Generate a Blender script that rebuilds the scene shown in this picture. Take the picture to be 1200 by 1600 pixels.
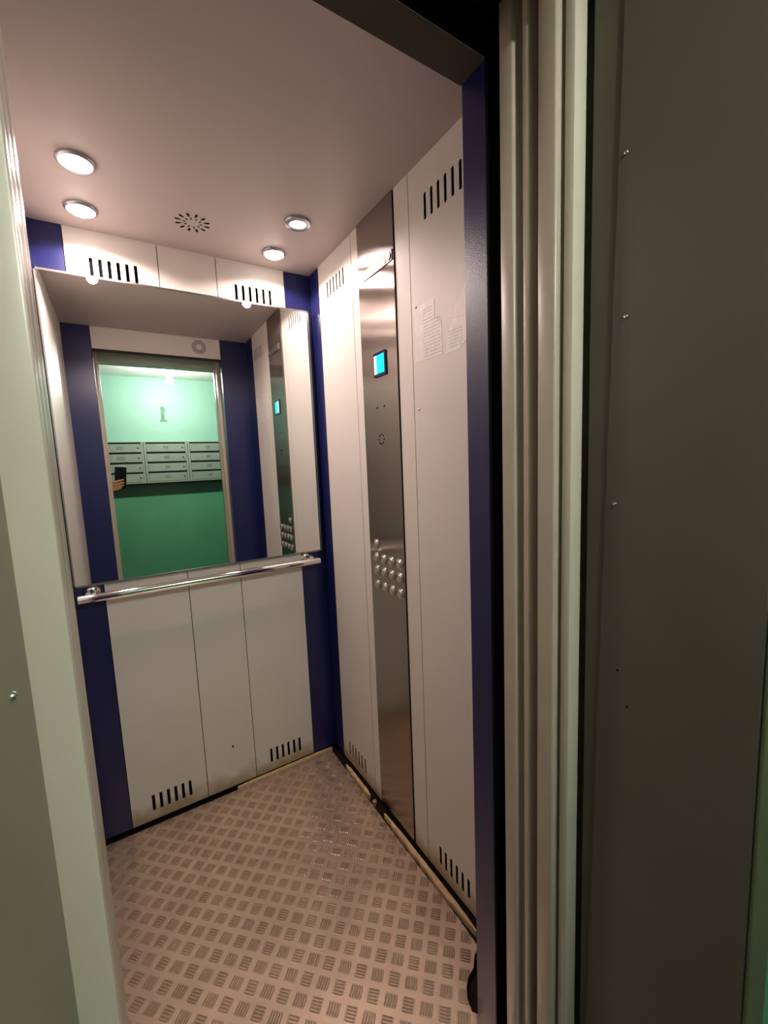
import bpy, bmesh, math, random
from mathutils import Vector, Matrix

random.seed(7)
for o in list(bpy.data.objects):
    bpy.data.objects.remove(o, do_unlink=True)
sc = bpy.context.scene
COL = sc.collection

# ------------------------------------------------------------------ camera
CAM = Vector((-0.7474, -1.7289, 1.3115))
R_RIGHT = Vector((0.84710962, -0.52987874, -0.04042047))
R_FWD = Vector((0.52287763, 0.84466263, -0.11464735))
R_UP = Vector((0.09489086, 0.07598391, 0.99258358))
cd = bpy.data.cameras.new('camera')
cam = bpy.data.objects.new('camera', cd)
COL.objects.link(cam)
cam.matrix_world = Matrix(((R_RIGHT.x, R_UP.x, -R_FWD.x, CAM.x),
                           (R_RIGHT.y, R_UP.y, -R_FWD.y, CAM.y),
                           (R_RIGHT.z, R_UP.z, -R_FWD.z, CAM.z),
                           (0, 0, 0, 1)))
cd.sensor_fit = 'VERTICAL'
cd.sensor_height = 36.0
cd.sensor_width = 27.0
cd.lens = 657.28 / 1600 * 36.0
cd.clip_start = 0.005
cd.clip_end = 50
sc.camera = cam

# ------------------------------------------------------------------ world, exposure
w = bpy.data.worlds.new('world')
sc.world = w
w.use_nodes = True
w.node_tree.nodes['Background'].inputs[0].default_value = (0, 0, 0, 1)
w.node_tree.nodes['Background'].inputs[1].default_value = 0
sc.view_settings.view_transform = 'Standard'
sc.view_settings.look = 'None'
sc.view_settings.gamma = 1
sc.view_settings.use_curve_mapping = False
sc.view_settings.exposure = 0.0

CABIN_LAMP_COLOR = (1.0, 0.79, 0.735)
CABIN_LAMP_POWER = (7.2, 9.0, 2.6, 6.2)
LOBBY_LAMP_COLOR = (1.0, 0.97, 0.90)
LOBBY_LAMP_POWER = 27.0

# ------------------------------------------------------------------ dimensions
XL, XR = -0.938, 0.0          # cabin side walls
YF = -1.10                    # inner face of cabin front wall
YFO = -1.16                   # outer face of cabin front wall
H = 2.10
ZT = 1.985                    # cabin entrance head
OL, OR = -0.812, -0.157       # cabin entrance
ZF = -0.012                   # cabin floor
MY = -0.022                   # mirror plane
LOBY = -2.92                  # far lobby wall
LOBZ = 2.20                   # lobby ceiling
PF = -1.56                    # landing wall face
LX0, LX1 = -1.95, 1.15

# ------------------------------------------------------------------ materials
MATS = {}


def mat(name, color, rough=0.5, metal=0.0, spec=0.5, noise=0.0, nscale=8.0, bump=0.0, bscale=60.0,
        color2=None, coat=0.0, emit=None, estr=0.0, stretch=None):
    m = bpy.data.materials.new(name)
    m.use_nodes = True
    nt = m.node_tree
    b = nt.nodes['Principled BSDF']
    b.inputs['Base Color'].default_value = (*color, 1)
    b.inputs['Roughness'].default_value = rough
    b.inputs['Metallic'].default_value = metal
    b.inputs['Specular IOR Level'].default_value = spec
    b.inputs['Coat Weight'].default_value = coat
    b.inputs['Coat Roughness'].default_value = 0.15
    tc = nt.nodes.new('ShaderNodeTexCoord')
    src = tc.outputs['Object']
    if stretch:
        mp = nt.nodes.new('ShaderNodeMapping')
        mp.inputs['Scale'].default_value = stretch
        nt.links.new(src, mp.inputs['Vector'])
        src = mp.outputs['Vector']
    if noise > 0:
        n = nt.nodes.new('ShaderNodeTexNoise')
        n.inputs['Scale'].default_value = nscale
        n.inputs['Detail'].default_value = 5
        nt.links.new(src, n.inputs['Vector'])
        r = nt.nodes.new('ShaderNodeValToRGB')
        c2 = color2 or tuple(c * (1 - noise) for c in color)
        r.color_ramp.elements[0].position = 0.35
        r.color_ramp.elements[1].position = 0.68
        r.color_ramp.elements[0].color = (*c2, 1)
        r.color_ramp.elements[1].color = (*color, 1)
        nt.links.new(n.outputs['Fac'], r.inputs['Fac'])
        nt.links.new(r.outputs['Color'], b.inputs['Base Color'])
    if bump > 0:
        n2 = nt.nodes.new('ShaderNodeTexNoise')
        n2.inputs['Scale'].default_value = bscale
        n2.inputs['Detail'].default_value = 3
        nt.links.new(src, n2.inputs['Vector'])
        bp = nt.nodes.new('ShaderNodeBump')
        bp.inputs['Strength'].default_value = bump
        bp.inputs['Distance'].default_value = 0.002
        nt.links.new(n2.outputs['Fac'], bp.inputs['Height'])
        nt.links.new(bp.outputs['Normal'], b.inputs['Normal'])
    if emit:
        b.inputs['Emission Color'].default_value = (*emit, 1)
        b.inputs['Emission Strength'].default_value = estr
    MATS[name] = m
    return m


def cream_material():
    """Off-white laminate with a little grime that starts at the skirting."""
    m = mat('cream_laminate', (0.74, 0.69, 0.635), rough=0.43, spec=0.4, noise=0.03, nscale=5, bump=0.04, bscale=180)
    nt = m.node_tree
    b = nt.nodes['Principled BSDF']
    base = b.inputs['Base Color'].links[0].from_socket
    tc = nt.nodes.new('ShaderNodeTexCoord')
    sep = nt.nodes.new('ShaderNodeSeparateXYZ')
    nt.links.new(tc.outputs['Object'], sep.inputs[0])
    n = nt.nodes.new('ShaderNodeTexNoise')
    n.inputs['Scale'].default_value = 14
    n.inputs['Detail'].default_value = 4
    nt.links.new(tc.outputs['Object'], n.inputs['Vector'])
    ma = nt.nodes.new('ShaderNodeMath')
    ma.operation = 'MULTIPLY_ADD'
    ma.inputs[1].default_value = -0.11
    nt.links.new(n.outputs['Fac'], ma.inputs[0])
    nt.links.new(sep.outputs['Z'], ma.inputs[2])
    mr = nt.nodes.new('ShaderNodeMapRange')
    mr.inputs['From Min'].default_value = -0.045
    mr.inputs['From Max'].default_value = 0.02
    mr.inputs['To Min'].default_value = 0.85
    mr.inputs['To Max'].default_value = 0.0
    nt.links.new(ma.outputs[0], mr.inputs['Value'])
    mix = nt.nodes.new('ShaderNodeMix')
    mix.data_type = 'RGBA'
    nt.links.new(mr.outputs['Result'], mix.inputs['Factor'])
    nt.links.new(base, mix.inputs['A'])
    mix.inputs['B'].default_value = (0.36, 0.26, 0.13, 1)
    nt.links.new(mix.outputs['Result'], b.inputs['Base Color'])
    return m


CREAM = cream_material()
CEIL = mat('ceiling_paint', (0.50, 0.425, 0.40), rough=0.42, spec=0.35, noise=0.02, nscale=4)
BLUE = mat('blue_laminate', (0.008, 0.012, 0.088), rough=0.30, spec=0.6, noise=0.08, nscale=20, bump=0.14, bscale=420)
BLACK = mat('black_void', (0.006, 0.006, 0.006), rough=0.9, spec=0.1, noise=0.2)
GAPD = mat('dark_grime', (0.03, 0.02, 0.014), rough=0.85, spec=0.1, noise=0.4, nscale=30)
CHROME = mat('polished_chrome', (0.86, 0.84, 0.82), rough=0.07, metal=1.0, noise=0.03, nscale=30)
MIRROR = mat('mirror_glass', (0.90, 0.92, 0.91), rough=0.0, metal=1.0, noise=0.01, nscale=3)
FRAME = mat('mirror_frame_metal', (0.45, 0.42, 0.40), rough=0.3, metal=1.0, noise=0.15, nscale=20)
SCREW = mat('zinc_screw', (0.6, 0.58, 0.54), rough=0.3, metal=1.0, noise=0.2, nscale=60)
TAN = mat('tan_sealant', (0.86, 0.60, 0.34), rough=0.75, noise=0.25, nscale=25, bump=0.3, bscale=70)
PAPER = mat('notice_paper', (0.83, 0.79, 0.765), rough=0.45, noise=0.10, nscale=40)
PAPERY = mat('notice_paper_yellowed', (0.86, 0.78, 0.68), rough=0.5, noise=0.06, nscale=40)
INK = mat('faded_print', (0.70, 0.635, 0.615), rough=0.6, noise=0.2, nscale=80)
RING = mat('lamp_ring_enamel', (0.42, 0.41, 0.45), rough=0.25, metal=0.6, noise=0.05)
LGREY = mat('label_plate', (0.24, 0.215, 0.21), rough=0.5, metal=0.7, noise=0.08, nscale=40)
SCRF = mat('display_bezel', (0.03, 0.035, 0.09), rough=0.12, spec=0.7, noise=0.1)
SCRC = mat('display_cyan', (0.0, 0.25, 0.28), rough=0.2, noise=0.05, emit=(0.0, 0.86, 0.95), estr=0.95)
SCRW = mat('display_white', (0.5, 0.5, 0.5), rough=0.2, noise=0.05, emit=(0.80, 0.92, 1.0), estr=0.85)
DOORM = mat('door_leaf_paint', (0.52, 0.435, 0.35), rough=0.30, spec=0.5, noise=0.06, nscale=10, bump=0.10, bscale=70)
FLANGE = mat('portal_flange_paint', (0.64, 0.58, 0.48), rough=0.30, spec=0.5, noise=0.06, nscale=10, bump=0.06, bscale=50)
REVEAL = mat('portal_reveal_shaded', (0.125, 0.106, 0.077), rough=0.42, spec=0.4, noise=0.10, nscale=5, bump=0.04, bscale=120)  # dark panel tone, deepened for the weak grazing light on this side
REVEALL = mat('portal_reveal_paint', (0.27, 0.25, 0.18), rough=0.42, spec=0.4, noise=0.10, nscale=5, bump=0.04, bscale=120)
CASING = mat('portal_casing_paint', (0.12, 0.135, 0.075), rough=0.45, noise=0.15, nscale=12)
SOFFIT = mat('portal_soffit_paint', (0.45, 0.55, 0.42), rough=0.4, noise=0.1, nscale=8)
MINT = mat('mint_wall_paint', (0.29, 0.54, 0.42), rough=0.5, spec=0.45, noise=0.06, nscale=4, bump=0.15, bscale=14)
GREEN = mat('green_wall_paint', (0.11, 0.37, 0.20), rough=0.45, spec=0.45, noise=0.10, nscale=4, bump=0.15, bscale=14)
SHADOW_BAND = mat('shadow_band_paint', (0.045, 0.11, 0.07), rough=0.5, spec=0.3, noise=0.15, nscale=6)
HEADS = mat('dark_brown_soffit', (0.10, 0.08, 0.065), rough=0.8, spec=0.1, noise=0.15, nscale=10)
GRILLE = mat('grille_grey_plastic', (0.42, 0.385, 0.38), rough=0.5, noise=0.1, nscale=40)
WHITEC = mat('whitewash', (0.80, 0.84, 0.78), rough=0.8, noise=0.05, nscale=6)
LOBF = mat('lobby_floor_tile', (0.16, 0.14, 0.11), rough=0.5, noise=0.3, nscale=10)
MAILB = mat('mailbox_enamel', (0.26, 0.31, 0.25), rough=0.45, noise=0.10, nscale=12)
MAILN = mat('mailbox_number_paint', (0.05, 0.08, 0.06), rough=0.6, noise=0.2)
NUMG = mat('stencil_green_paint', (0.06, 0.25, 0.13), rough=0.5, noise=0.3, nscale=40)
GLOW = mat('bulb_glow', (1, 1, 1), rough=0.3, emit=(1.0, 0.86, 0.81), estr=24.0)
GLOWD = mat('bulb_glow_soft', (1, 1, 1), rough=0.3, emit=(1.0, 0.95, 0.92), estr=4.0)
LGLOW = mat('lobby_globe_glow', (1, 1, 1), rough=0.3, emit=(0.95, 1.0, 0.93), estr=12.0)
HOLE = mat('speaker_hole_dark', (0.015, 0.012, 0.012), rough=0.9, spec=0.05, noise=0.2)
PHONE = mat('phone_black', (0.008, 0.008, 0.010), rough=0.15, spec=0.6, noise=0.1)
ALU = mat('sill_aluminium', (0.5, 0.48, 0.45), rough=0.4, metal=1.0, noise=0.25, nscale=30)


def steel_material(name, base, rough, aniso):
    m = mat(name, base, rough=rough, metal=1.0)
    nt = m.node_tree
    b = nt.nodes['Principled BSDF']
    b.inputs['Anisotropic'].default_value = aniso
    t = nt.nodes.new('ShaderNodeTangent')
    t.direction_type = 'UV_MAP'
    t.uv_map = 'UVMap'
    nt.links.new(t.outputs[0], b.inputs['Tangent'])
    b.inputs['Anisotropic Rotation'].default_value = 0.0
    tc = nt.nodes.new('ShaderNodeTexCoord')
    mp = nt.nodes.new('ShaderNodeMapping')
    mp.inputs['Scale'].default_value = (1, 900, 3)
    nt.links.new(tc.outputs['Object'], mp.inputs['Vector'])
    n = nt.nodes.new('ShaderNodeTexNoise')
    n.inputs['Scale'].default_value = 1.0
    n.inputs['Detail'].default_value = 2
    nt.links.new(mp.outputs['Vector'], n.inputs['Vector'])
    r = nt.nodes.new('ShaderNodeValToRGB')
    r.color_ramp.elements[0].color = (*[c * 0.86 for c in base], 1)
    r.color_ramp.elements[1].color = (*base, 1)
    nt.links.new(n.outputs['Fac'], r.inputs['Fac'])
    nt.links.new(r.outputs['Color'], b.inputs['Base Color'])
    return m


STEEL = steel_material('brushed_steel', (0.46, 0.395, 0.36), 0.19, 1.0)
BUTTON = mat('button_steel', (0.70, 0.66, 0.62), rough=0.16, metal=1.0, noise=0.05)

CELL = 0.0445
CX0, CY0 = -0.240, -0.885


def floor_material(name, bars):
    m = mat(name, (0.74, 0.545, 0.415), rough=0.29, metal=0.6, noise=0.16, nscale=9, bump=0.05, bscale=90)
    nt = m.node_tree
    b = nt.nodes['Principled BSDF']
    base = b.inputs['Base Color'].links[0].from_socket
    tc = nt.nodes.new('ShaderNodeTexCoord')
    mp = nt.nodes.new('ShaderNodeMapping')
    mp.vector_type = 'TEXTURE'
    mp.inputs['Location'].default_value = (CX0, CY0, 0)
    mp.inputs['Rotation'].default_value = (0, 0, math.radians(45))
    mp.inputs['Scale'].default_value = (CELL, CELL, 1)
    nt.links.new(tc.outputs['Object'], mp.inputs['Vector'])
    # trodden dirt caught between the bars of every cell
    off = nt.nodes.new('ShaderNodeVectorMath')
    off.operation = 'ADD'
    off.inputs[1].default_value = (0.5, 0.5, 0)
    nt.links.new(mp.outputs[0], off.inputs[0])
    fr = nt.nodes.new('ShaderNodeVectorMath')
    fr.operation = 'FRACTION'
    nt.links.new(off.outputs[0], fr.inputs[0])
    sb = nt.nodes.new('ShaderNodeVectorMath')
    sb.operation = 'SUBTRACT'
    sb.inputs[1].default_value = (0.5, 0.5, 0)
    nt.links.new(fr.outputs[0], sb.inputs[0])
    ab = nt.nodes.new('ShaderNodeVectorMath')
    ab.operation = 'ABSOLUTE'
    nt.links.new(sb.outputs[0], ab.inputs[0])
    sp = nt.nodes.new('ShaderNodeSeparateXYZ')
    nt.links.new(ab.outputs[0], sp.inputs[0])
    mx = nt.nodes.new('ShaderNodeMath')
    mx.operation = 'MAXIMUM'
    nt.links.new(sp.outputs['X'], mx.inputs[0])
    nt.links.new(sp.outputs['Y'], mx.inputs[1])
    mr = nt.nodes.new('ShaderNodeMapRange')
    mr.interpolation_type = 'SMOOTHSTEP'
    mr.inputs['From Min'].default_value = 0.27
    mr.inputs['From Max'].default_value = 0.38
    mr.inputs['To Min'].default_value = 1.0
    mr.inputs['To Max'].default_value = 0.0
    nt.links.new(mx.outputs[0], mr.inputs['Value'])
    fl = nt.nodes.new('ShaderNodeVectorMath')
    fl.operation = 'FLOOR'
    nt.links.new(off.outputs[0], fl.inputs[0])
    wn = nt.nodes.new('ShaderNodeTexWhiteNoise')
    wn.noise_dimensions = '2D'
    nt.links.new(fl.outputs[0], wn.inputs['Vector'])
    ramp = nt.nodes.new('ShaderNodeValToRGB')
    e = ramp.color_ramp.elements
    e[0].position, e[0].color = 0.0, (0.30, 0.21, 0.16, 1)
    e[1].position, e[1].color = 1.0, (0.27, 0.20, 0.18, 1)
    x = e.new(0.88); x.color = (0.35, 0.25, 0.17, 1)
    x = e.new(0.94); x.color = (0.30, 0.15, 0.13, 1)
    nt.links.new(wn.outputs['Value'], ramp.inputs['Fac'])
    sc2 = nt.nodes.new('ShaderNodeMath')
    sc2.operation = 'MULTIPLY'
    sc2.inputs[1].default_value = 0.12 if bars else 0.72
    nt.links.new(mr.outputs['Result'], sc2.inputs[0])
    mix = nt.nodes.new('ShaderNodeMix')
    mix.data_type = 'RGBA'
    nt.links.new(sc2.outputs[0], mix.inputs['Factor'])
    nt.links.new(base, mix.inputs['A'])
    nt.links.new(ramp.outputs['Color'], mix.inputs['B'])
    nt.links.new(mix.outputs['Result'], b.inputs['Base Color'])
    return m


PLATE = floor_material('tread_plate_metal', False)
BARS = floor_material('tread_bar_metal', True)


# ------------------------------------------------------------------ mesh helpers
class MB:
    def __init__(self):
        self.v, self.f = [], []

    def add(self, vs, fs):
        n = len(self.v)
        self.v += [tuple(p) for p in vs]
        self.f += [tuple(i + n for i in q) for q in fs]
        return self

    def box(self, x0, x1, y0, y1, z0, z1):
        x0, x1 = min(x0, x1), max(x0, x1)
        y0, y1 = min(y0, y1), max(y0, y1)
        z0, z1 = min(z0, z1), max(z0, z1)
        vs = [(x0, y0, z0), (x1, y0, z0), (x1, y1, z0), (x0, y1, z0), (x0, y0, z1), (x1, y0, z1), (x1, y1, z1), (x0, y1, z1)]
        return self.add(vs, [(0, 3, 2, 1), (4, 5, 6, 7), (0, 1, 5, 4), (1, 2, 6, 5), (2, 3, 7, 6), (3, 0, 4, 7)])

    def prism(self, poly, fn, d0, d1):
        """poly of (u, v), extruded along d; fn(u, v, d) -> xyz."""
        n = len(poly)
        vs = [fn(u, v, d0) for u, v in poly] + [fn(u, v, d1) for u, v in poly]
        fs = [tuple(range(n)), tuple(range(2 * n - 1, n - 1, -1))]
        fs += [(i, (i + 1) % n, n + (i + 1) % n, n + i) for i in range(n)]
        return self.add(vs, fs)

    def lathe(self, prof, fn, n=24):
        """prof of (r, d) along an axis; fn(a, b, d) -> xyz. Closed at r == 0."""
        vs = []
        for r, d in prof:
            for k in range(n):
                t = 2 * math.pi * k / n
                vs.append(fn(r * math.cos(t), r * math.sin(t), d))
        fs = []
        for i in range(len(prof) - 1):
            for k in range(n):
                a, b_ = i * n + k, i * n + (k + 1) % n
                fs.append((a, b_, b_ + n, a + n))
        return self.add(vs, fs)

    def tube(self, pts, r, n=14):
        vs, fs = [], []
        pts = [Vector(p) for p in pts]
        for i, p in enumerate(pts):
            d = (pts[min(i + 1, len(pts) - 1)] - pts[max(i - 1, 0)]).normalized()
            a = d.orthogonal().normalized() if abs(d.z) > 0.9 else Vector((0, 0, 1)).cross(d).normalized()
            b_ = d.cross(a)
            rr = r[i] if isinstance(r, (list, tuple)) else r
            for k in range(n):
                t = 2 * math.pi * k / n
                vs.append(p + a * rr * math.cos(t) + b_ * rr * math.sin(t))
        for i in range(len(pts) - 1):
            for k in range(n):
                a, b_ = i * n + k, i * n + (k + 1) % n
                fs.append((a, b_, b_ + n, a + n))
        fs.append(tuple(range(n - 1, -1, -1)))
        m0 = (len(pts) - 1) * n
        fs.append(tuple(range(m0, m0 + n)))
        return self.add(vs, fs)

    def build(self, name, m, parent=None, smooth=False, bevel=0.0, seg=2, uv=None):
        me = bpy.data.meshes.new(name)
        me.from_pydata(self.v, [], self.f)
        bm = bmesh.new()
        bm.from_mesh(me)
        bmesh.ops.remove_doubles(bm, verts=bm.verts, dist=1e-6)
        bmesh.ops.dissolve_degenerate(bm, edges=bm.edges, dist=1e-6)
        bmesh.ops.recalc_face_normals(bm, faces=bm.faces)
        if bevel > 0:
            bmesh.ops.bevel(bm, geom=[e for e in bm.edges if e.is_manifold and e.calc_face_angle(0) > 0.6],
                            offset=bevel, segments=seg, affect='EDGES', profile=0.5)
        if uv:
            lay = bm.loops.layers.uv.new('UVMap')
            for f_ in bm.faces:
                for l in f_.loops:
                    c = l.vert.co
                    l[lay].uv = (c[uv[0]], c[uv[1]])
        bm.to_mesh(me)
        bm.free()
        if smooth:
            for p in me.polygons:
                p.use_smooth = True
            try:
                me.set_sharp_from_angle(angle=math.radians(38))
            except Exception:
                pass
        me.materials.append(m)
        o = bpy.data.objects.new(name, me)
        COL.objects.link(o)
        if parent:
            o.parent = parent
        return o


def tag(o, label=None, cat=None, group=None, kind=None):
    if label:
        o['label'] = label
    if cat:
        o['category'] = cat
    if group:
        o['group'] = group
    if kind:
        o['kind'] = kind
    return o


def empty(name, loc, label, cat, group=None, kind=None):
    o = bpy.data.objects.new(name, None)
    o.empty_display_size = 0.02
    o.location = loc
    COL.objects.link(o)
    return tag(o, label, cat, group, kind)


def keep(child, root):
    """Parent a mesh given in world coordinates without moving it."""
    child.parent = root
    child.matrix_parent_inverse = Matrix.Translation(root.location).inverted()
    return child


def copy_tree(root):
    r = root.copy()
    COL.objects.link(r)
    for ch in root.children:
        c = ch.copy()
        COL.objects.link(c)
        c.parent = r
        for g in ch.children:
            d = g.copy()
            COL.objects.link(d)
            d.parent = c
    return r


# wall-plane maps: (u along the wall, z, d out of the wall into the cabin)
BACK = lambda u, v, d: (u, -d, v)
RIGHT = lambda u, v, d: (XR - d, u, v)
LEFT = lambda u, v, d: (XL + d, u, v)


def panel(fn, u0, u1, z0, z1, m, parent, slots=(), th=0.0015, name='panel', label=None):
    """Wall sheet with real round-ended slots. slots: (u centre, z0, z1, half width)."""
    g = 0.0013
    u0, u1 = min(u0, u1) + g, max(u0, u1) - g
    b = MB()
    us = sorted({u0, u1} | {s[0] - s[3] for s in slots} | {s[0] + s[3] for s in slots})
    for a, c in zip(us[:-1], us[1:]):
        mid = (a + c) / 2
        cuts = sorted([(s[1], s[2]) for s in slots if abs(s[0] - mid) < s[3]])
        z = z0
        for s0, s1 in cuts:
            b.prism([(a, z), (c, z), (c, s0), (a, s0)], fn, -th, 0)
            k = (c - a) * 0.36
            for zz, sg in ((s0, 1), (s1, -1)):
                b.prism([(a, zz), (a + k, zz), (a, zz + sg * k)], fn, -th, 0)
                b.prism([(c, zz), (c - k, zz), (c, zz + sg * k)], fn, -th, 0)
            z = s1
        b.prism([(a, z), (c, z), (c, z1), (a, z1)], fn, -th, 0)
    o = b.build(name, m, parent)
    if label:
        o['label'] = label
    return o


def slotrow(ua, ub, z0, z1, n=6, hw=0.0051):
    return [(ua + (ub - ua) * i / (n - 1), z0, z1, hw) for i in range(n)]


def screw(fn, u, v, parent, r=0.0042, d=0.0):
    b = MB()
    f2 = lambda a, c, e: fn(u + a, v + c, d + e)
    b.lathe([(r, 0), (r, 0.0008), (r * 0.72, 0.0022), (r * 0.3, 0.0026), (0.0002, 0.0018)], f2, 12)
    return b.build('screw', SCREW, parent, smooth=True)


# ================================================================== CABIN SHELL
# back wall
wb = MB().box(XL - 0.03, XR + 0.03, 0.014, 0.03, -0.03, H + 0.03).build('wall_back', BLACK)
tag(wb, 'back wall of the lift cabin with cream panels between blue corners', 'wall', kind='structure')
zs_t, zs_b = (1.957, 2.017), (0.036, 0.100)
sl_a = slotrow(-0.763, -0.636, *zs_t) + slotrow(-0.757, -0.629, *zs_b)
sl_c = slotrow(-0.303, -0.172, *zs_t) + slotrow(-0.304, -0.175, *zs_b)
panel(BACK, XL, -0.832, 0.0, H, BLUE, wb, label='blue corner panel')
panel(BACK, -0.832, -0.566, 0.0, H, CREAM, wb, sl_a)
panel(BACK, -0.566, -0.372, 0.0, H, CREAM, wb)
panel(BACK, -0.372, -0.110, 0.0, H, CREAM, wb, sl_c)
panel(BACK, -0.110, XR, 0.0, H, BLUE, wb, label='blue corner panel')
# bare bolt hole low on the middle panel
f2 = lambda a, c, e: BACK(-0.458 + a, 0.174 + c, e)
MB().lathe([(0.0045, 0.0), (0.0045, 0.0012), (0.0001, 0.0012)], f2, 10).build('bolt', HOLE, wb)

# right wall
wr = MB().box(0.014, 0.03, YF - 0.06, 0.03, -0.03, H + 0.03).build('wall_right', BLACK)
tag(wr, 'right cabin wall with cream panels on both sides of the control panel', 'wall', kind='structure')
rs_a = slotrow(-0.172, -0.306, *zs_t) + slotrow(-0.155, -0.294, *zs_b)
rs_c = slotrow(-0.788, -0.925, 1.948, 2.015) + slotrow(-0.779, -0.906, *zs_b)
panel(RIGHT, 0.0, -0.092, 0.0, H, BLUE, wr, label='blue corner panel')
panel(RIGHT, -0.092, -0.372, 0.0, H, CREAM, wr, rs_a)
panel(RIGHT, -0.372, -0.421, 0.0, H, CREAM, wr, name='panel_strip')
panel(RIGHT, -0.642, -0.714, 0.0, H, CREAM, wr, name='panel_strip')
panel(RIGHT, -0.714, -0.960, 0.0, H, CREAM, wr, rs_c)
panel(RIGHT, -0.960, YF, 0.0, H, BLUE, wr, label='blue corner panel')
for u, v in ((-0.737, 1.741), (-0.941, 1.739), (-0.938, 1.603), (-0.737, 1.461), (-0.940, 1.462)):
    screw(RIGHT, u, v, wr)

# left wall (seen in the mirror)
wl = MB().box(XL - 0.03, XL - 0.014, YF - 0.06, 0.03, -0.03, H + 0.03).build('wall_left', BLACK)
tag(wl, 'left cabin wall of glossy cream panels, seen in the mirror', 'wall', kind='structure')
panel(LEFT, 0.0, -0.092, 0.0, H, BLUE, wl, label='blue corner panel')
panel(LEFT, -0.092, -0.372, 0.0, H, CREAM, wl, rs_a)
panel(LEFT, -0.372, -0.714, 0.0, H, CREAM, wl)
panel(LEFT, -0.714, YF, 0.0, H, CREAM, wl, rs_c)

# front wall of the cabin: two blue posts and a cream head over the entrance
wf = MB().box(OL, OR, YFO, YF, ZT, H).build('wall_front', CREAM, bevel=0.0015, seg=1)
tag(wf, 'front cabin wall with cream head and blue posts around the entrance', 'wall', kind='structure')
MB().box(OR, XR + 0.03, YFO, YF, -0.01, H).build('entrance_post', BLUE, wf, bevel=0.002, seg=1)
MB().box(XL - 0.03, OL, YFO, YF, -0.01, H).build('entrance_post', BLUE, wf, bevel=0.002, seg=1)

for a, b_, z0, z1 in ((OR + 0.001, XR + 0.03, -0.01, H), (XL - 0.03, OL - 0.001, -0.01, H), (OL, OR, ZT + 0.001, H)):
    MB().box(a, b_, YFO - 0.004, YFO - 0.0002, z0, z1).build('dark_gap_cover', BLACK, wf)  # black covers added so the gap before the doors reads as unlit

MB().box(OL + 0.001, OR - 0.001, YFO, YF - 0.001, ZT - 0.0015, ZT - 0.0002).build('head_soffit', HEADS, wf)  # thin dark brown plate under the cream head

ce = MB().box(XL - 0.03, XR + 0.03, YF - 0.0005, 0.03, H, H + 0.03).build('ceiling', CEIL)
tag(ce, 'flat cream metal ceiling of the lift cabin', 'ceiling', kind='structure')

# floor: dark pan, worn tread plate with a torn front corner, raised bars
fl = MB().box(XL - 0.03, XR + 0.03, YFO, 0.03, -0.05, -0.026).build('floor', GAPD)
tag(fl, 'lift floor of worn brown metal tread plate', 'floor', kind='structure')
outline = [(-0.918, -0.016), (-0.030, -0.016), (-0.033, -0.3), (-0.036, -0.62), (-0.035, -0.90), (-0.040, -0.985),
           (-0.062, -0.992), (-0.085, -1.012), (-0.108, -1.018), (-0.128, -1.032), (-0.142, -1.050), (-0.150, -1.075),
           (-0.138, -1.092), (-0.120, -1.105), (-0.150, -1.152), (OL + 0.004, -1.152), (-0.80, -1.09), (-0.918, -1.085)]
plate = MB().prism(outline, lambda u, v, d: (u, v, d), ZF - 0.010, ZF).build('tread_plate', PLATE, fl)


def inside(x, y, poly):
    c = False
    j = len(poly) - 1
    for i in range(len(poly)):
        xi, yi = poly[i]
        xj, yj = poly[j]
        if (yi > y) != (yj > y) and x < (xj - xi) * (y - yi) / (yj - yi) + xi:
            c = not c
        j = i
    return c


tb = MB()
s45 = math.sqrt(0.5)
A = Vector((s45, -s45, 0))
B = Vector((-s45, -s45, 0))
L_, W_, H_ = 0.0290, 0.0042, 0.0029
for i in range(-40, 41):
    for j in range(-40, 41):
        c = Vector((CX0, CY0, ZF)) + A * (i * CELL) + B * (j * CELL)
        if not (-0.92 < c.x < -0.02 and -1.16 < c.y < 0.0):
            continue
        along, across = (B, A) if (i + j) % 2 == 0 else (A, B)
        for k in range(5):
            p = c + across * ((k - 2) * 0.0068)
            if not (inside(*(p + along * 0.013).xy, outline) and inside(*(p - along * 0.013).xy, outline)):
                continue
            l, w_ = L_ / 2, W_ / 2
            vs = [p + along * -l, p + along * (-l * 0.6) + across * w_, p + along * (l * 0.6) + across * w_, p + along * l,
                  p + along * (l * 0.6) - across * w_, p + along * (-l * 0.6) - across * w_]
            up = Vector((0, 0, H_))
            vs += [p + along * (-l * 0.55) + across * w_ * 0.35 + up, p + along * (l * 0.55) + across * w_ * 0.35 + up,
                   p + along * (l * 0.55) - across * w_ * 0.35 + up, p + along * (-l * 0.55) - across * w_ * 0.35 + up]
            n0 = len(tb.v)
            tb.v += [tuple(q) for q in vs]
            tb.f += [tuple(n0 + t for t in q) for q in
                     ((0, 1, 6), (1, 2, 7, 6), (2, 3, 7), (3, 4, 8), (4, 5, 9, 8), (5, 0, 9), (6, 7, 8, 9), (0, 6, 9), (3, 8, 7))]
bars = tb.build('tread_bars', BARS, fl)
bars['kind'] = 'stuff'


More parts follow.
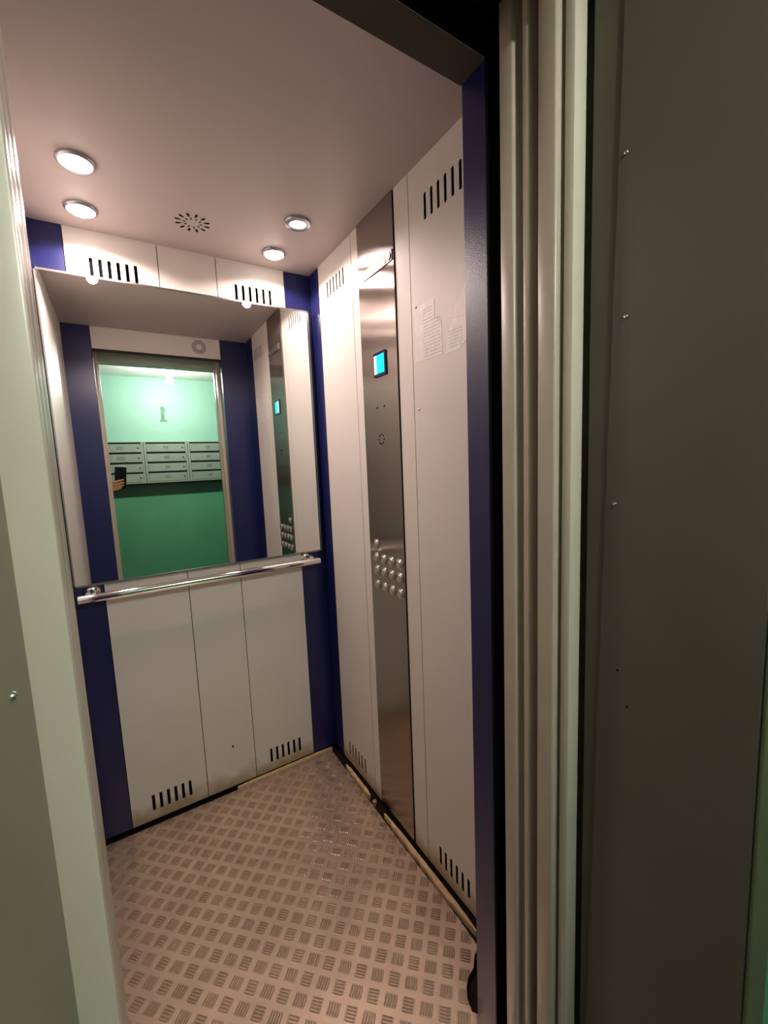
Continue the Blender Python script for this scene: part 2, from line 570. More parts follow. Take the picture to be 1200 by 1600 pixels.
def wavy_strip(name, pts, width, along_x, m, label, seed):
    """Ragged sealant bead lying beside the wall."""
    rnd = random.Random(seed)
    (a0, b0), (a1, b1) = pts
    n = 22
    top, bot = [], []
    for i in range(n + 1):
        t = i / n
        a = a0 + (a1 - a0) * t
        b_ = b0 + (b1 - b0) * t
        taper = min(1.0, 0.35 + 4 * min(t, 1 - t))
        w1 = width * taper * (0.5 + rnd.uniform(-0.06, 0.06))
        w2 = width * taper * (0.5 + rnd.uniform(-0.2, 0.2))
        top.append((a, b_ + w1))
        bot.append((a, b_ - w2))
    poly = top + bot[::-1]
    fn = (lambda u, v, d: (u, v, d)) if along_x else (lambda u, v, d: (v, u, d))
    o = MB().prism(poly, fn, -0.026, -0.004).build(name, m, bevel=0.0015, seg=1)
    return tag(o, label, 'sealant strip', 'dried sealant beads along the floor edge')


wavy_strip('sealant_strip', ((-0.455, -0.0075), (-0.022, -0.0075)), 0.013, True, TAN,
           'long tan sealant bead along the foot of the back wall', 1)
wavy_strip('sealant_strip', ((-0.150, -0.020), (-0.362, -0.020)), 0.013, False, TAN,
           'short tan sealant bead below the right wall nearest the back corner', 2)
wavy_strip('sealant_strip', ((-0.470, -0.020), (-0.957, -0.020)), 0.014, False, TAN,
           'longest tan sealant bead on the right, from control panel to entrance post', 3)
wavy_strip('sealant_strip', ((-0.388, -0.020), (-0.404, -0.020)), 0.012, False, TAN,
           'tiny tan blob of sealant on the floor edge below the control panel', 4)

# ================================================================== MIRROR AND HANDRAIL
mx0, mx1, mz0, mz1 = -0.913, -0.021, 0.940, 1.951
mr = empty('wall_mirror', ((mx0 + mx1) / 2, 0, mz0), 'large framed mirror filling the upper back wall', 'mirror')
keep(MB().box(mx0 + 0.003, mx1 - 0.003, MY, -0.0003, mz0 + 0.003, mz1 - 0.003).build('glass', MIRROR), mr)
for a, b_, c, d in ((mx0, mx1, mz1 - 0.006, mz1), (mx0, mx1, mz0, mz0 + 0.006), (mx0, mx0 + 0.004, mz0, mz1), (mx1 - 0.004, mx1, mz0, mz1)):
    keep(MB().box(a, b_, MY - 0.0015, -0.0002, c, d).build('frame_strip', FRAME), mr)

hy, hz = -0.060, 0.906
hr = empty('handrail', (-0.477, 0, hz), 'round chrome handrail across the back wall under the mirror', 'handrail')
rail = MB()
r0 = 0.0145
prof = [(0.0001, -0.0), (r0 * 0.8, 0.0), (r0, 0.002), (r0, 0.853), (r0 * 0.8, 0.855), (0.0001, 0.855)]
rail.lathe(prof, lambda a, b_, d: (-0.905 + d, hy + a, hz + b_), 28)
keep(rail.build('rail', CHROME, smooth=True), hr)
for x in (-0.868, -0.088):
    b = MB()
    b.lathe([(0.0001, 0.0), (0.026, 0.0), (0.026, 0.004), (0.022, 0.008), (0.012, 0.011), (0.011, 0.046), (0.016, 0.050), (0.0001, 0.052)],
            lambda a, c, d: (x + a, -d, hz + 0.008 + c), 24)
    keep(b.build('bracket', CHROME, smooth=True), hr)

# ================================================================== CONTROL PANEL
PY0, PY1 = -0.424, -0.638
PD = 0.004
cp = empty('control_panel', (0, (PY0 + PY1) / 2, 0), 'full height brushed steel control panel in the right wall', 'control panel')
keep(MB().prism([(PY0, 0.002), (PY1, 0.002), (PY1, H - 0.001), (PY0, H - 0.001)], RIGHT, -0.009, PD).build('face_plate', STEEL, uv=(1, 2)), cp)
# display
disp = MB()
dy0, dy1, dz0, dz1 = -0.506, -0.582, 1.591, 1.668
keep(MB().prism([(dy0 - 0.004, dz0), (dy1 + 0.004, dz0), (dy1, dz0 + 0.004), (dy1, dz1 - 0.004), (dy1 + 0.004, dz1), (dy0 - 0.004, dz1),
                 (dy0, dz1 - 0.004), (dy0, dz0 + 0.004)], RIGHT, PD, PD + 0.005).build('display_bezel', SCRF, bevel=0.001, seg=1), cp)
keep(MB().prism([(-0.5285, 1.600), (-0.573, 1.600), (-0.573, 1.658), (-0.5285, 1.658)], RIGHT, PD + 0.004, PD + 0.0056).build('display_screen', SCRC), cp)
keep(MB().prism([(-0.512, 1.600), (-0.5285, 1.600), (-0.5285, 1.658), (-0.512, 1.658)], RIGHT, PD + 0.004, PD + 0.0056).build('display_strip', SCRW), cp)
# small rating plate with round key lock
keep(MB().prism([(-0.458, 1.908), (-0.634, 1.908), (-0.634, 1.940), (-0.458, 1.940)], RIGHT, PD, PD + 0.003).build('rating_plate', LGREY, bevel=0.0008, seg=1), cp)
keep(MB().prism([(-0.5995, 1.910), (-0.6005, 1.910), (-0.6005, 1.938), (-0.5995, 1.938)], RIGHT, PD + 0.003, PD + 0.0034).build('plate_divider', HOLE), cp)
kl = keep(MB().lathe([(0.0001, 0.004), (0.0045, 0.004), (0.0055, 0.005), (0.0095, 0.005), (0.0095, 0.0)],
                     lambda a, c, d: RIGHT(-0.617 + a, 1.924 + c, PD + 0.002 + d), 20).build('key_lock', CHROME, smooth=True), cp)
MB().prism([(-0.616, 1.919), (-0.618, 1.919), (-0.618, 1.929), (-0.616, 1.929)], RIGHT, PD + 0.0062, PD + 0.0068).build('keyhole', HOLE, kl)
txt = MB()
for i, (a, c) in enumerate(((-0.487, -0.575), (-0.487, -0.560), (-0.487, -0.582))):
    z = 1.933 - i * 0.008
    u = a
    rnd = random.Random(i)
    while u > c:
        L = rnd.uniform(0.004, 0.012)
        txt.prism([(u, z), (u - L, z), (u - L, z - 0.0028), (u, z - 0.0028)], RIGHT, PD + 0.003, PD + 0.0033)
        u -= L + 0.003
txt.prism([(-0.470, 1.917), (-0.474, 1.917), (-0.474, 1.931), (-0.470, 1.931)], RIGHT, PD + 0.003, PD + 0.0033)
keep(txt.build('plate_engraving', FRAME), cp)
# indicator holes and speaker holes
for u in (-0.512, -0.556):
    keep(MB().lathe([(0.0036, 0), (0.0036, 0.0006), (0.0001, 0.0006)], lambda a, c, d: RIGHT(u + a, 1.495 + c, PD + d), 12).build('indicator_hole', HOLE), cp)
for k in range(8):
    t = k * math.pi / 4
    keep(MB().lathe([(0.0032, 0), (0.0032, 0.0006), (0.0001, 0.0006)],
                    lambda a, c, d: RIGHT(-0.532 + 0.0155 * math.cos(t) + a, 1.391 + 0.0155 * math.sin(t) + c, PD + d), 10).build('speaker_hole', HOLE), cp)
# thirteen call buttons
bt = MB()
bt.lathe([(0.0185, 0.0), (0.0185, 0.002), (0.0165, 0.0035), (0.0150, 0.0030)], lambda a, c, d: (-d, a, c), 28)
ring0 = bt.build('collar_src', BUTTON, smooth=True).data
bt = MB()
bt.lathe([(0.0150, 0.0005), (0.0146, 0.0050), (0.0125, 0.0072), (0.0080, 0.0082), (0.0001, 0.0086)], lambda a, c, d: (-d, a, c), 28)
cap0 = bt.build('cap_src', BUTTON, smooth=True).data
for n_ in ('collar_src', 'cap_src'):
    bpy.data.objects.remove(bpy.data.objects[n_])
btns = [(-0.469, 1.030)]
for z in (0.982, 0.936, 0.883):
    btns += [(u, z) for u in (-0.468, -0.516, -0.564, -0.612)]
for u, z in btns:
    c = bpy.data.objects.new('button', cap0)
    COL.objects.link(c)
    c.location = (-PD, u, z)
    keep(c, cp)
    g = bpy.data.objects.new('collar', ring0)
    COL.objects.link(g)
    g.parent = c

# torn notice on the last right-hand panel
nt_ = empty('notice_sheet', (0, -0.83, 1.588), 'torn faded notice sheet pinned to the right panel near the entrance', 'notice')
keep(MB().prism([(-0.726, 1.738), (-0.767, 1.742), (-0.817, 1.740), (-0.816, 1.689), (-0.844, 1.675), (-0.846, 1.591), (-0.724, 1.593)],
                RIGHT, 0.0001, 0.0006).build('left_piece', PAPER), nt_)
keep(MB().prism([(-0.940, 1.734), (-0.900, 1.696), (-0.886, 1.668), (-0.868, 1.631), (-0.856, 1.588), (-0.886, 1.587), (-0.913, 1.589), (-0.936, 1.604)],
                RIGHT, 0.0001, 0.0006).build('right_piece', PAPER), nt_)
keep(MB().prism([(-0.940, 1.735), (-0.900, 1.697), (-0.887, 1.668), (-0.938, 1.660)], RIGHT, 0.0006, 0.0012).build('curled_corner', PAPERY), nt_)
pr = MB()
rnd = random.Random(5)
for i in range(15):
    z = 1.725 - i * 0.0088
    u = -0.768
    end = -0.808 if z > 1.69 else -0.840
    while u > end:
        L = rnd.uniform(0.004, 0.016)
        e = max(u - L, end)
        pr.prism([(u, z), (e, z), (e, z - 0.003), (u, z - 0.003)], RIGHT, 0.0006, 0.0008)
        u -= L + 0.003
for i in range(6):
    z = 1.640 - i * 0.0078
    u = -0.872
    while u > -0.922:
        L = rnd.uniform(0.004, 0.014)
        e = max(u - L, -0.924)
        pr.prism([(u, z), (e, z), (e, z - 0.0026), (u, z - 0.0026)], RIGHT, 0.0006, 0.0008)
        u -= L + 0.003
keep(pr.build('faded_print', INK), nt_)['kind'] = 'stuff'

# ================================================================== CEILING FITTINGS
lamp_spots = [(-0.768, -0.355, 'ceiling spotlight glaring at the left, farther from the back wall'),
              (-0.772, -0.128, 'ceiling spotlight at the left, close above the back wall'),
              (-0.181, -0.353, 'dim ceiling spotlight in a plain ring at the right'),
              (-0.189, -0.128, 'bright ceiling spotlight close to the back right corner')]
for i, (x, y, lab) in enumerate(lamp_spots):
    t = empty('ceiling_spotlight', (x, y, H), lab, 'spotlight', 'recessed cabin spotlights')
    fz = lambda a, c, d: (x + a, y + c, H - d)
    k_ = 0.76 if i == 2 else 1.0
    keep(MB().lathe([(0.034 * k_, 0.0005), (0.034 * k_, 0.006), (0.037 * k_, 0.009), (0.041, 0.007), (0.0435, 0.003), (0.0435, 0.0)], fz, 32).build('ring', RING, smooth=True), t)
    keep(MB().lathe([(0.0341 * k_, 0.003), (0.031 * k_, 0.010 * k_ ** 3), (0.022 * k_, 0.016 * k_ ** 3), (0.010 * k_, 0.019 * k_ ** 3), (0.0001, 0.020 * k_ ** 3)], fz, 24).build('bulb', GLOWD if i == 2 else GLOW, smooth=True), t)
    ld = bpy.data.lights.new('spotlight_light', 'SPOT')
    ld.spot_size = math.radians(161)
    ld.spot_blend = 0.25
    ld.energy = CABIN_LAMP_POWER[i]
    ld.color = CABIN_LAMP_COLOR
    ld.shadow_soft_size = 0.018
    lo = bpy.data.objects.new('spotlight_light', ld)
    COL.objects.link(lo)
    lo.location = (0, 0, -0.034)
    lo.parent = t

sp = empty('ceiling_speaker', (-0.475, -0.197, H), 'speaker rosette of dark drop-shaped holes in the ceiling', 'speaker')
for k in range(12):
    t = k * math.pi / 6 + 0.1
    ca, sa = math.cos(t), math.sin(t)
    drop = [(0.033, 0.0), (0.039, 0.0028), (0.046, 0.0042), (0.051, 0.0033), (0.053, 0.0), (0.051, -0.0033), (0.046, -0.0042), (0.039, -0.0028)]
    keep(MB().prism([(-0.475 + r * ca - q * sa, -0.197 + r * sa + q * ca) for r, q in drop], lambda u, v, d: (u, v, H - d), 0.0, 0.0008).build('outer_hole', HOLE), sp)
for k in range(10):
    t = k * math.pi / 5
    ca, sa = math.cos(t), math.sin(t)
    drop = [(0.019, 0.0), (0.023, 0.0020), (0.027, 0.0024), (0.029, 0.0), (0.027, -0.0024), (0.023, -0.0020)]
    keep(MB().prism([(-0.475 + r * ca - q * sa, -0.197 + r * sa + q * ca) for r, q in drop], lambda u, v, d: (u, v, H - d), 0.0, 0.0008).build('inner_hole', HOLE), sp)

# round grille on the cabin head, seen in the mirror
rg = empty('round_grille', (-0.277, YF, 2.045), 'round grey grille above the entrance, seen in the mirror', 'grille')
fr_ = lambda a, c, d: (-0.277 + a, YF + d, 2.045 + c)
keep(MB().lathe([(0.017, 0.0), (0.017, 0.003), (0.024, 0.006), (0.032, 0.006), (0.040, 0.003), (0.040, 0.0)], fr_, 28).build('ring', GRILLE, smooth=True), rg)
keep(MB().lathe([(0.017, 0.002), (0.0001, 0.002)], fr_, 20).build('centre', CREAM), rg)

# ================================================================== DOORS
def profile_leaf(name, pts, z0, z1, label, m=DOORM):
    o = MB().prism(pts, lambda u, v, d: (u, v, d), z0, z1).build(name, m, bevel=0.0035, seg=3, smooth=True)
    return tag(o, label, 'door', kind='structure')


xe = -0.168
profile_leaf('door_1', [(xe, -1.199), (0.20, -1.199), (0.20, -1.256), (xe + 0.003, -1.256), (xe + 0.003, -1.243), (xe + 0.016, -1.241),
                        (xe + 0.016, -1.229), (xe, -1.227)], -0.01, 2.03, 'ribbed edge of the open cabin door leaf on the right')
xe2 = -0.168
profile_leaf('door_2', [(xe2, -1.274), (0.22, -1.274), (0.22, -1.306), (xe2, -1.306)], -0.01, 2.03,
             'edge of the open landing door leaf on the right', DOORM)
xa = -0.7995
profile_leaf('door_3', [(xa, -1.199), (-1.15, -1.199), (-1.15, -1.256), (xa - 0.003, -1.256), (xa - 0.003, -1.243), (xa - 0.016, -1.241),
                        (xa - 0.016, -1.229), (xa, -1.227)], -0.01, 2.03, 'ribbed edge of the open cabin door leaf on the left')
profile_leaf('door_4', [(-0.7945, -1.274), (-1.15, -1.274), (-1.15, -1.300), (-0.7945, -1.300)], -0.01, 2.03,
             'edge of the open landing door leaf on the left', DOORM)
hd = MB().box(-1.2, 0.25, -1.326, -1.175, 2.035, 2.26).build('trim_1', BLACK)
tag(hd, 'black door gear housing above the gap between cabin and landing', 'door gear', kind='structure')
sl = MB().box(OL - 0.1, OR + 0.1, -1.255, -1.165, -0.05, -0.012).build('trim_2', ALU)
tag(sl, 'aluminium sill at the cabin threshold', 'sill', kind='structure')
sl2 = MB().box(OL - 0.1, OR + 0.1, -1.345, -1.272, -0.05, -0.012).build('trim_3', ALU)
tag(sl2, 'aluminium sill at the landing threshold', 'sill', kind='structure')

# ================================================================== LANDING PORTAL
FLX0, FLX1 = -0.835, -0.793          # left flange
FRX0, FRX1 = -0.157, -0.1285         # right flange
pz = 1.965
o = MB().box(FRX0, FRX1, -1.328, -1.312, -0.012, pz + 0.035).build('trim_4', FLANGE, bevel=0.002, seg=2, smooth=True)
tag(o, 'pale upright door frame flange right of the entrance', 'door frame', kind='structure')
o = MB().box(FLX0, FLX1, -1.328, -1.312, -0.012, pz + 0.035).build('trim_5', FLANGE, bevel=0.002, seg=2, smooth=True)
tag(o, 'pale green upright door frame flange left of the entrance', 'door frame', kind='structure')
o = MB().box(FLX0, FRX1, -1.3275, -1.3125, pz, pz + 0.07).build('trim_6', SOFFIT, bevel=0.002, seg=2, smooth=True)
tag(o, 'grey green head flange over the landing entrance', 'door frame', kind='structure')

# reveals: a narrow liner and a screwed sheet whose edge runs slightly out of plumb
RVR, RVL = -0.120, -0.8200
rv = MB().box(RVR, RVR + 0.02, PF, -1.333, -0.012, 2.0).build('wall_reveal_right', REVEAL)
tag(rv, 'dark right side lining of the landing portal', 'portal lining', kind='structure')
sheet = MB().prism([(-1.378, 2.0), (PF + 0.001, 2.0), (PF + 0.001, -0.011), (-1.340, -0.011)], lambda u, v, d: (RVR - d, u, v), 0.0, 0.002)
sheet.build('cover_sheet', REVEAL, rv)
RVF = lambda u, v, d: (RVR - 0.002 - d, u, v)
for u, v in ((-1.383, 1.718), (-1.388, 1.503), (-1.378, 1.237)):
    screw(RVF, u, v, rv, r=0.0032)
for u, v in ((-1.388, 0.978), (-1.404, 0.925)):
    MB().lathe([(0.0020, 0), (0.0020, 0.0004), (0.0001, 0.0004)], lambda a, c, d: RVF(u + a, v + c, d), 10).build('screw_hole', HOLE, rv)
rvl = MB().box(RVL - 0.02, RVL, PF, -1.3283, -0.012, 2.0).build('wall_reveal_left', REVEALL)
tag(rvl, 'grey green left side lining of the landing portal', 'portal lining', kind='structure')
screw(lambda u, v, d: (RVL + d, u, v), -1.382, 1.172, rvl, r=0.0036)
so = MB().box(RVL - 0.02, RVR + 0.02, PF, -1.329, 2.0, 2.02).build('ceiling_portal', SOFFIT)
tag(so, 'grey green underside of the landing portal head', 'portal lining', kind='structure')

# casing round the portal and the landing wall itself
for nm, x0, x1, lab in (('trim_7', RVR, RVR + 0.066, 'dark green casing strip on the landing wall right of the portal'),
                        ('trim_8', RVL - 0.066, RVL, 'dark green casing strip on the landing wall left of the portal')):
    o = MB().box(x0, x1, PF - 0.006, PF - 0.0002, -0.012, 2.066).build(nm, CASING, bevel=0.0015, seg=1)
    tag(o, lab, 'casing', kind='structure')
o = MB().box(RVL, RVR, PF - 0.006, PF - 0.0002, 2.0, 2.066).build('trim_9', CASING, bevel=0.0015, seg=1)
tag(o, 'dark green casing strip over the portal', 'casing', kind='structure')


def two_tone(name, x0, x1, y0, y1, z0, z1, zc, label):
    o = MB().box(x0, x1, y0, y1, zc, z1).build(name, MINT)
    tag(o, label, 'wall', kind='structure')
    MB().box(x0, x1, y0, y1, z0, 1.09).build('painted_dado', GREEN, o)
    MB().box(x0, x1, y0, y1, 1.09, zc).build('painted_shadow_band', SHADOW_BAND, o)  # mailbox shadow painted as a dark band, carried round the other walls
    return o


ZC = 1.33
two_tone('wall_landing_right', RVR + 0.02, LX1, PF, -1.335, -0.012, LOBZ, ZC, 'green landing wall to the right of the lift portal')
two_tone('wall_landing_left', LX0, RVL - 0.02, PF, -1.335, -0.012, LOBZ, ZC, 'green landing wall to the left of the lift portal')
o = MB().box(RVL - 0.02, RVR + 0.02, PF, -1.335, 2.02, LOBZ).build('wall_landing_top', MINT)
tag(o, 'mint landing wall above the lift portal', 'wall', kind='structure')

# ================================================================== LOBBY (seen in the mirror)
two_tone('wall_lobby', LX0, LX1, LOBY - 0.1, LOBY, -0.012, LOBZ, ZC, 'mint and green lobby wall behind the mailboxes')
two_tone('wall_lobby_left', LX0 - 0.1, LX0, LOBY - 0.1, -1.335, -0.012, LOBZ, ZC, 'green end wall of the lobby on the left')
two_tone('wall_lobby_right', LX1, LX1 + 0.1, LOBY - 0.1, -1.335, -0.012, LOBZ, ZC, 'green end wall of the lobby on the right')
o = MB().box(LX0 - 0.1, LX1 + 0.1, LOBY - 0.1, -1.335, LOBZ, LOBZ + 0.05).build('ceiling_lobby', WHITEC)
tag(o, 'whitewashed lobby ceiling', 'ceiling', kind='structure')
o = MB().box(LX0 - 0.1, LX1 + 0.1, LOBY - 0.1, -1.345, -0.06, -0.012).build('floor_lobby', LOBF)
tag(o, 'dark lobby floor in front of the lift', 'floor', kind='structure')


def text_mesh(s, size, m, name, parent=None):
    cu = bpy.data.curves.new(name, 'FONT')
    cu.body = s
    cu.size = size
    cu.align_x = 'CENTER'
    cu.align_y = 'CENTER'
    cu.extrude = 0.0003
    t = bpy.data.objects.new('tmp', cu)
    COL.objects.link(t)
    bpy.context.view_layer.update()
    me = bpy.data.meshes.new_from_object(t.evaluated_get(bpy.context.evaluated_depsgraph_get()))
    bpy.data.objects.remove(t)
    me.materials.append(m)
    o_ = bpy.data.objects.new(name, me)
    COL.objects.link(o_)
    if parent:
        o_.parent = parent
    return o_


# big floor number 1 stencilled on the lobby wall (faces +y, towards the cabin)
one = MB()
shape = [(-0.032, 0.0), (0.028, -0.002), (0.027, 0.015), (0.017, 0.020), (0.015, 0.080), (0.018, 0.138), (0.006, 0.147), (-0.010, 0.143), (-0.022, 0.122),
         (-0.024, 0.098), (-0.014, 0.088), (-0.013, 0.020), (-0.032, 0.014)]
one.prism([(-x, z) for x, z in shape], lambda u, v, d: (-0.347 + u, LOBY + d, 1.795 + v), 0.0, 0.0008)
o = one.build('floor_number', NUMG)
tag(o, 'dark green stencilled number 1 on the mint lobby wall above the mailboxes', 'number')

# mailboxes
UW, UH, UD = 0.374, 0.384, 0.080
UZ = 1.217


def mailbox_unit(xc, nums, label):
    t = empty('mailbox_unit', (xc, LOBY, UZ), label, 'mailbox', 'mailbox units on the lobby wall')
    g = 0.002
    hw = UW / 2 - g
    yf = UD
    b = MB()
    b.box(-hw, hw, 0.0005, yf - 0.016, 0.0, UH)                       # back body
    b.box(-hw, -hw + 0.018, yf - 0.016, yf, 0.0, UH)                  # side posts
    b.box(hw - 0.018, hw, yf - 0.016, yf, 0.0, UH)
    b.box(-hw + 0.018, hw - 0.018, yf - 0.016, yf, UH - 0.006, UH)
    b.box(-hw + 0.018, hw - 0.018, yf - 0.016, yf, 0.0, 0.012)
    b.build('body', MAILB, t)
    ph = (UH - 0.018) / 4
    for k in range(4):
        z1 = UH - 0.006 - k * ph
        MB().box(-hw + 0.02, hw - 0.02, yf - 0.0158, yf - 0.002, z1 - 0.0135, z1 - 0.0005).build('letter_slot', HOLE, t)
        d = MB().box(-hw + 0.020, hw - 0.020, yf - 0.015, yf - 0.001, z1 - ph + 0.003, z1 - 0.0140).build('door', MAILB, t, bevel=0.0015, seg=1)
        n_ = text_mesh(str(nums[k]), 0.044, MAILN, 'number')
        n_.matrix_world = Matrix.Translation((0.0, yf - 0.0008, z1 - ph * 0.58)) @ Matrix.Rotation(math.pi, 4, 'Z') @ Matrix.Rotation(math.pi / 2, 4, 'X')
        n_.parent = d
        MB().lathe([(0.0075, 0.0), (0.0075, 0.003), (0.005, 0.005), (0.0001, 0.005)],
                   lambda a, c, e: (hw - 0.042 + a, yf - 0.001 + e, z1 - ph * 0.56 + c), 14).build('lock', MAILN, d, smooth=True)
    return t


mailbox_unit(-0.728, (101, 102, 103, 104), 'grey green mailbox unit at the left, partly behind the phone in the mirror')
mailbox_unit(-0.354, (97, 98, 99, 100), 'middle grey green mailbox unit below the number 1')
mailbox_unit(0.020, (93, 94, 95, 96), 'grey green mailbox unit at the right end, cut by the door frame in the mirror')

# ceiling globe in the lobby
lx, ly = -0.322, -2.32
t = empty('ceiling_lamp', (lx, ly, LOBZ), 'glaring round glass ceiling lamp in the lobby, seen in the mirror', 'lamp')
fz2 = lambda a, c, d: (lx + a, ly + c, LOBZ - d)
keep(MB().lathe([(0.0001, 0.0), (0.062, 0.0), (0.062, 0.012), (0.055, 0.016), (0.0001, 0.016)], fz2, 28).build('base', WHITEC, smooth=True), t)
keep(MB().lathe([(0.054, 0.014), (0.064, 0.036), (0.062, 0.058), (0.046, 0.078), (0.022, 0.088), (0.0001, 0.090)], fz2, 28).build('globe', LGLOW, smooth=True), t)
ld = bpy.data.lights.new('ceiling_lamp_light', 'POINT')
ld.energy = LOBBY_LAMP_POWER
ld.color = LOBBY_LAMP_COLOR
ld.shadow_soft_size = 0.03
lo = bpy.data.objects.new('ceiling_lamp_light', ld)
COL.objects.link(lo)
lo.location = (0, 0, -0.130)
lo.parent = t


# ================================================================== PHONE AND PHOTOGRAPHER (fingers and phone show in the mirror)
def camspace(r, u, f):
    return CAM + R_RIGHT * r + R_UP * u + R_FWD * f


def cam_box(name, r0, r1, u0, u1, f0, f1, m, parent, bevel):
    b = MB()
    b.box(r0, r1, u0, u1, f0, f1)
    b.v = [tuple(camspace(*p)) for p in b.v]
    o_ = b.build(name, m, bevel=bevel, seg=3, smooth=True)
    return keep(o_, parent)


ph = empty('phone', tuple(camspace(0.01, -0.105, -0.009)), 'black phone held up beside the portal, seen in the mirror', 'phone')
cam_box('phone_body', -0.030, 0.049, -0.105, 0.050, -0.014, -0.005, PHONE, ph, 0.0035)
for r, u in ((0.022, 0.030), (0.022, 0.008)):
    b = MB().lathe([(0.0065, 0.0), (0.0065, 0.0012), (0.005, 0.0018), (0.0001, 0.0015)],
                   lambda a, c, d: tuple(camspace(r + a, u + c, -0.0052 + d)), 16)
    keep(b.build('camera_lens', PHONE, smooth=True), ph)


def person_material():
    m = mat('person_skin_and_clothes', (0.05, 0.05, 0.06), rough=0.7)
    nt = m.node_tree
    b = nt.nodes['Principled BSDF']
    tc = nt.nodes.new('ShaderNodeTexCoord')
    vm = nt.nodes.new('ShaderNodeVectorMath')
    vm.operation = 'DISTANCE'
    vm.inputs[1].default_value = tuple(camspace(-0.04, -0.07, -0.02))
    nt.links.new(tc.outputs['Object'], vm.inputs[0])
    lt = nt.nodes.new('ShaderNodeMath')
    lt.operation = 'LESS_THAN'
    lt.inputs[1].default_value = 0.125
    nt.links.new(vm.outputs['Value'], lt.inputs[0])
    sep = nt.nodes.new('ShaderNodeSeparateXYZ')
    nt.links.new(tc.outputs['Object'], sep.inputs[0])
    gt = nt.nodes.new('ShaderNodeMath')
    gt.operation = 'GREATER_THAN'
    gt.inputs[1].default_value = 1.455
    nt.links.new(sep.outputs['Z'], gt.inputs[0])
    mx_ = nt.nodes.new('ShaderNodeMath')
    mx_.operation = 'MAXIMUM'
    nt.links.new(lt.outputs[0], mx_.inputs[0])
    nt.links.new(gt.outputs[0], mx_.inputs[1])
    jz = nt.nodes.new('ShaderNodeMath')
    jz.operation = 'GREATER_THAN'
    jz.inputs[1].default_value = 0.88
    nt.links.new(sep.outputs['Z'], jz.inputs[0])
    cl = nt.nodes.new('ShaderNodeMix')
    cl.data_type = 'RGBA'
    cl.inputs['A'].default_value = (0.03, 0.04, 0.07, 1)
    cl.inputs['B'].default_value = (0.05, 0.05, 0.055, 1)
    nt.links.new(jz.outputs[0], cl.inputs['Factor'])
    fin = nt.nodes.new('ShaderNodeMix')
    fin.data_type = 'RGBA'
    fin.inputs['B'].default_value = (0.62, 0.33, 0.19, 1)
    nt.links.new(mx_.outputs[0], fin.inputs['Factor'])
    nt.links.new(cl.outputs['Result'], fin.inputs['A'])
    nt.links.new(fin.outputs['Result'], b.inputs['Base Color'])
    return m


PV, PE, PR = [], [], []


def pv(p, r, link=None):
    PV.append(tuple(p))
    PR.append(r)
    if link is not None:
        PE.append((link, len(PV) - 1))
    return len(PV) - 1


bx, by, g0 = -1.16, -2.10, -0.012
pel = pv((bx, by, 0.92), (0.150, 0.105))
sp1 = pv((bx, by, 1.08), (0.138, 0.095), pel)
sp2 = pv((bx, by + 0.005, 1.26), (0.160, 0.105), sp1)
sp3 = pv((bx, by, 1.37), (0.120, 0.085), sp2)
nk = pv((bx, by + 0.01, 1.45), (0.052, 0.052), sp3)
nk2 = pv((bx, by + 0.02, 1.50), (0.055, 0.058), nk)
h1 = pv((bx, by + 0.035, 1.56), (0.070, 0.085), nk2)
h2 = pv((bx, by + 0.030, 1.63), (0.078, 0.096), h1)
h3 = pv((bx, by + 0.020, 1.69), (0.060, 0.072), h2)
ns = pv((bx, by + 0.140, 1.575), (0.012, 0.016), h1)
# right arm up to the phone
s1 = pv((bx + 0.165, by + 0.01, 1.365), (0.062, 0.062), sp3)
e1 = pv((bx + 0.27, by + 0.06, 1.13), (0.046, 0.046), s1)
wr_ = pv(camspace(-0.085, -0.150, -0.045), (0.028, 0.028), e1)
palm = pv(camspace(-0.062, -0.095, -0.030), (0.030, 0.024), wr_)
for k, (u, q) in enumerate(((-0.048, 0.026), (-0.067, 0.030), (-0.085, 0.026), (-0.101, 0.014))):
    a = pv(camspace(-0.050, u - 0.008, -0.016), (0.0100, 0.0100), palm)
    b_ = pv(camspace(-0.040, u - 0.006, 0.002), (0.0088, 0.0088), a)
    c = pv(camspace(q * 0.2 - 0.018, u + 0.002, 0.0045), (0.0080, 0.0080), b_)
    d = pv(camspace(q - 0.002, u + 0.010, 0.0035), (0.0066, 0.0066), c)
th1 = pv(camspace(-0.040, -0.085, -0.030), (0.0115, 0.0115), palm)
th2 = pv(camspace(-0.012, -0.066, -0.026), (0.0100, 0.0100), th1)
th3 = pv(camspace(0.010, -0.050, -0.024), (0.0082, 0.0082), th2)
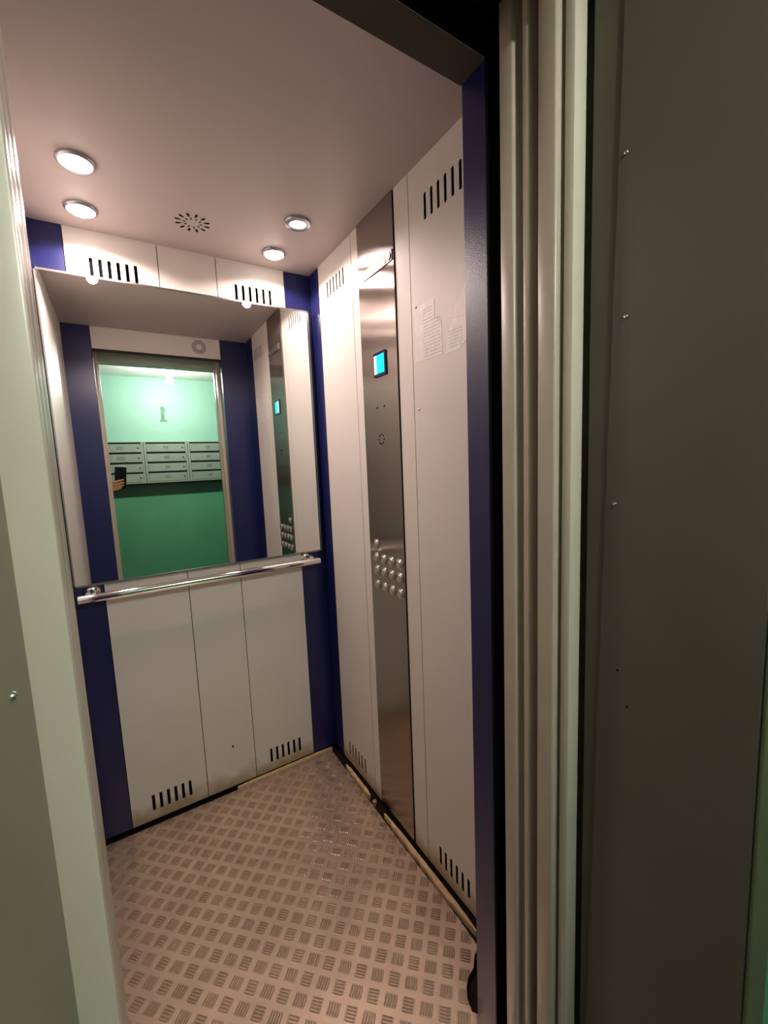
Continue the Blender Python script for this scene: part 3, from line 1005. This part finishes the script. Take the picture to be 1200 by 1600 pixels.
# left arm hanging
s2 = pv((bx - 0.165, by + 0.01, 1.365), (0.062, 0.062), sp3)
e2 = pv((bx - 0.215, by - 0.01, 1.09), (0.046, 0.046), s2)
w2 = pv((bx - 0.225, by + 0.03, 0.85), (0.030, 0.030), e2)
p2 = pv((bx - 0.222, by + 0.04, 0.78), (0.022, 0.034), w2)
for k in range(4):
    a = pv((bx - 0.222, by + 0.012 + k * 0.018, 0.735), (0.0085, 0.0085), p2)
    pv((bx - 0.214, by + 0.014 + k * 0.018, 0.690 + 0.006 * abs(k - 1.5)), (0.0070, 0.0070), a)
a = pv((bx - 0.205, by + 0.075, 0.765), (0.0095, 0.0095), p2)
pv((bx - 0.198, by + 0.090, 0.725), (0.0080, 0.0080), a)
# legs
for sgn in (-1, 1):
    hp = pv((bx + sgn * 0.095, by, 0.84), (0.088, 0.092), pel)
    kn = pv((bx + sgn * 0.105, by + 0.02, 0.46), (0.056, 0.060), hp)
    an = pv((bx + sgn * 0.110, by - 0.01, 0.085), (0.040, 0.044), kn)
    hl = pv((bx + sgn * 0.112, by + 0.00, g0 + 0.040), (0.040, 0.038), an)
    pv((bx + sgn * 0.125, by + 0.15, g0 + 0.030), (0.042, 0.028), hl)
me = bpy.data.meshes.new('person')
me.from_pydata(PV, PE, [])
pe = bpy.data.objects.new('person', me)
COL.objects.link(pe)
sk = pe.modifiers.new('skin', 'SKIN')
sk.use_smooth_shade = True
if not me.skin_vertices:
    bm = bmesh.new()
    bm.from_mesh(me)
    bm.verts.layers.skin.verify()
    bm.to_mesh(me)
    bm.free()
for i, v in enumerate(me.skin_vertices[0].data):
    v.radius = PR[i]
    v.use_root = (i == 0)
ss = pe.modifiers.new('subdivision', 'SUBSURF')
ss.levels = 2
ss.render_levels = 2
me.materials.append(person_material())
tag(pe, 'person in dark clothes holding up a phone, only fingers showing in the mirror', 'person')
# short hair cap
hb = MB()
hb.lathe([(0.086, -0.045), (0.094, -0.005), (0.090, 0.040), (0.068, 0.080), (0.034, 0.100), (0.0005, 0.106)],
         lambda a, c, d: (bx + a * 0.92, by + 0.012 + c * 1.05, 1.645 + d), 20)
hb.build('hair', mat('dark_hair', (0.03, 0.02, 0.015), rough=0.7, noise=0.3, nscale=60), pe, smooth=True)
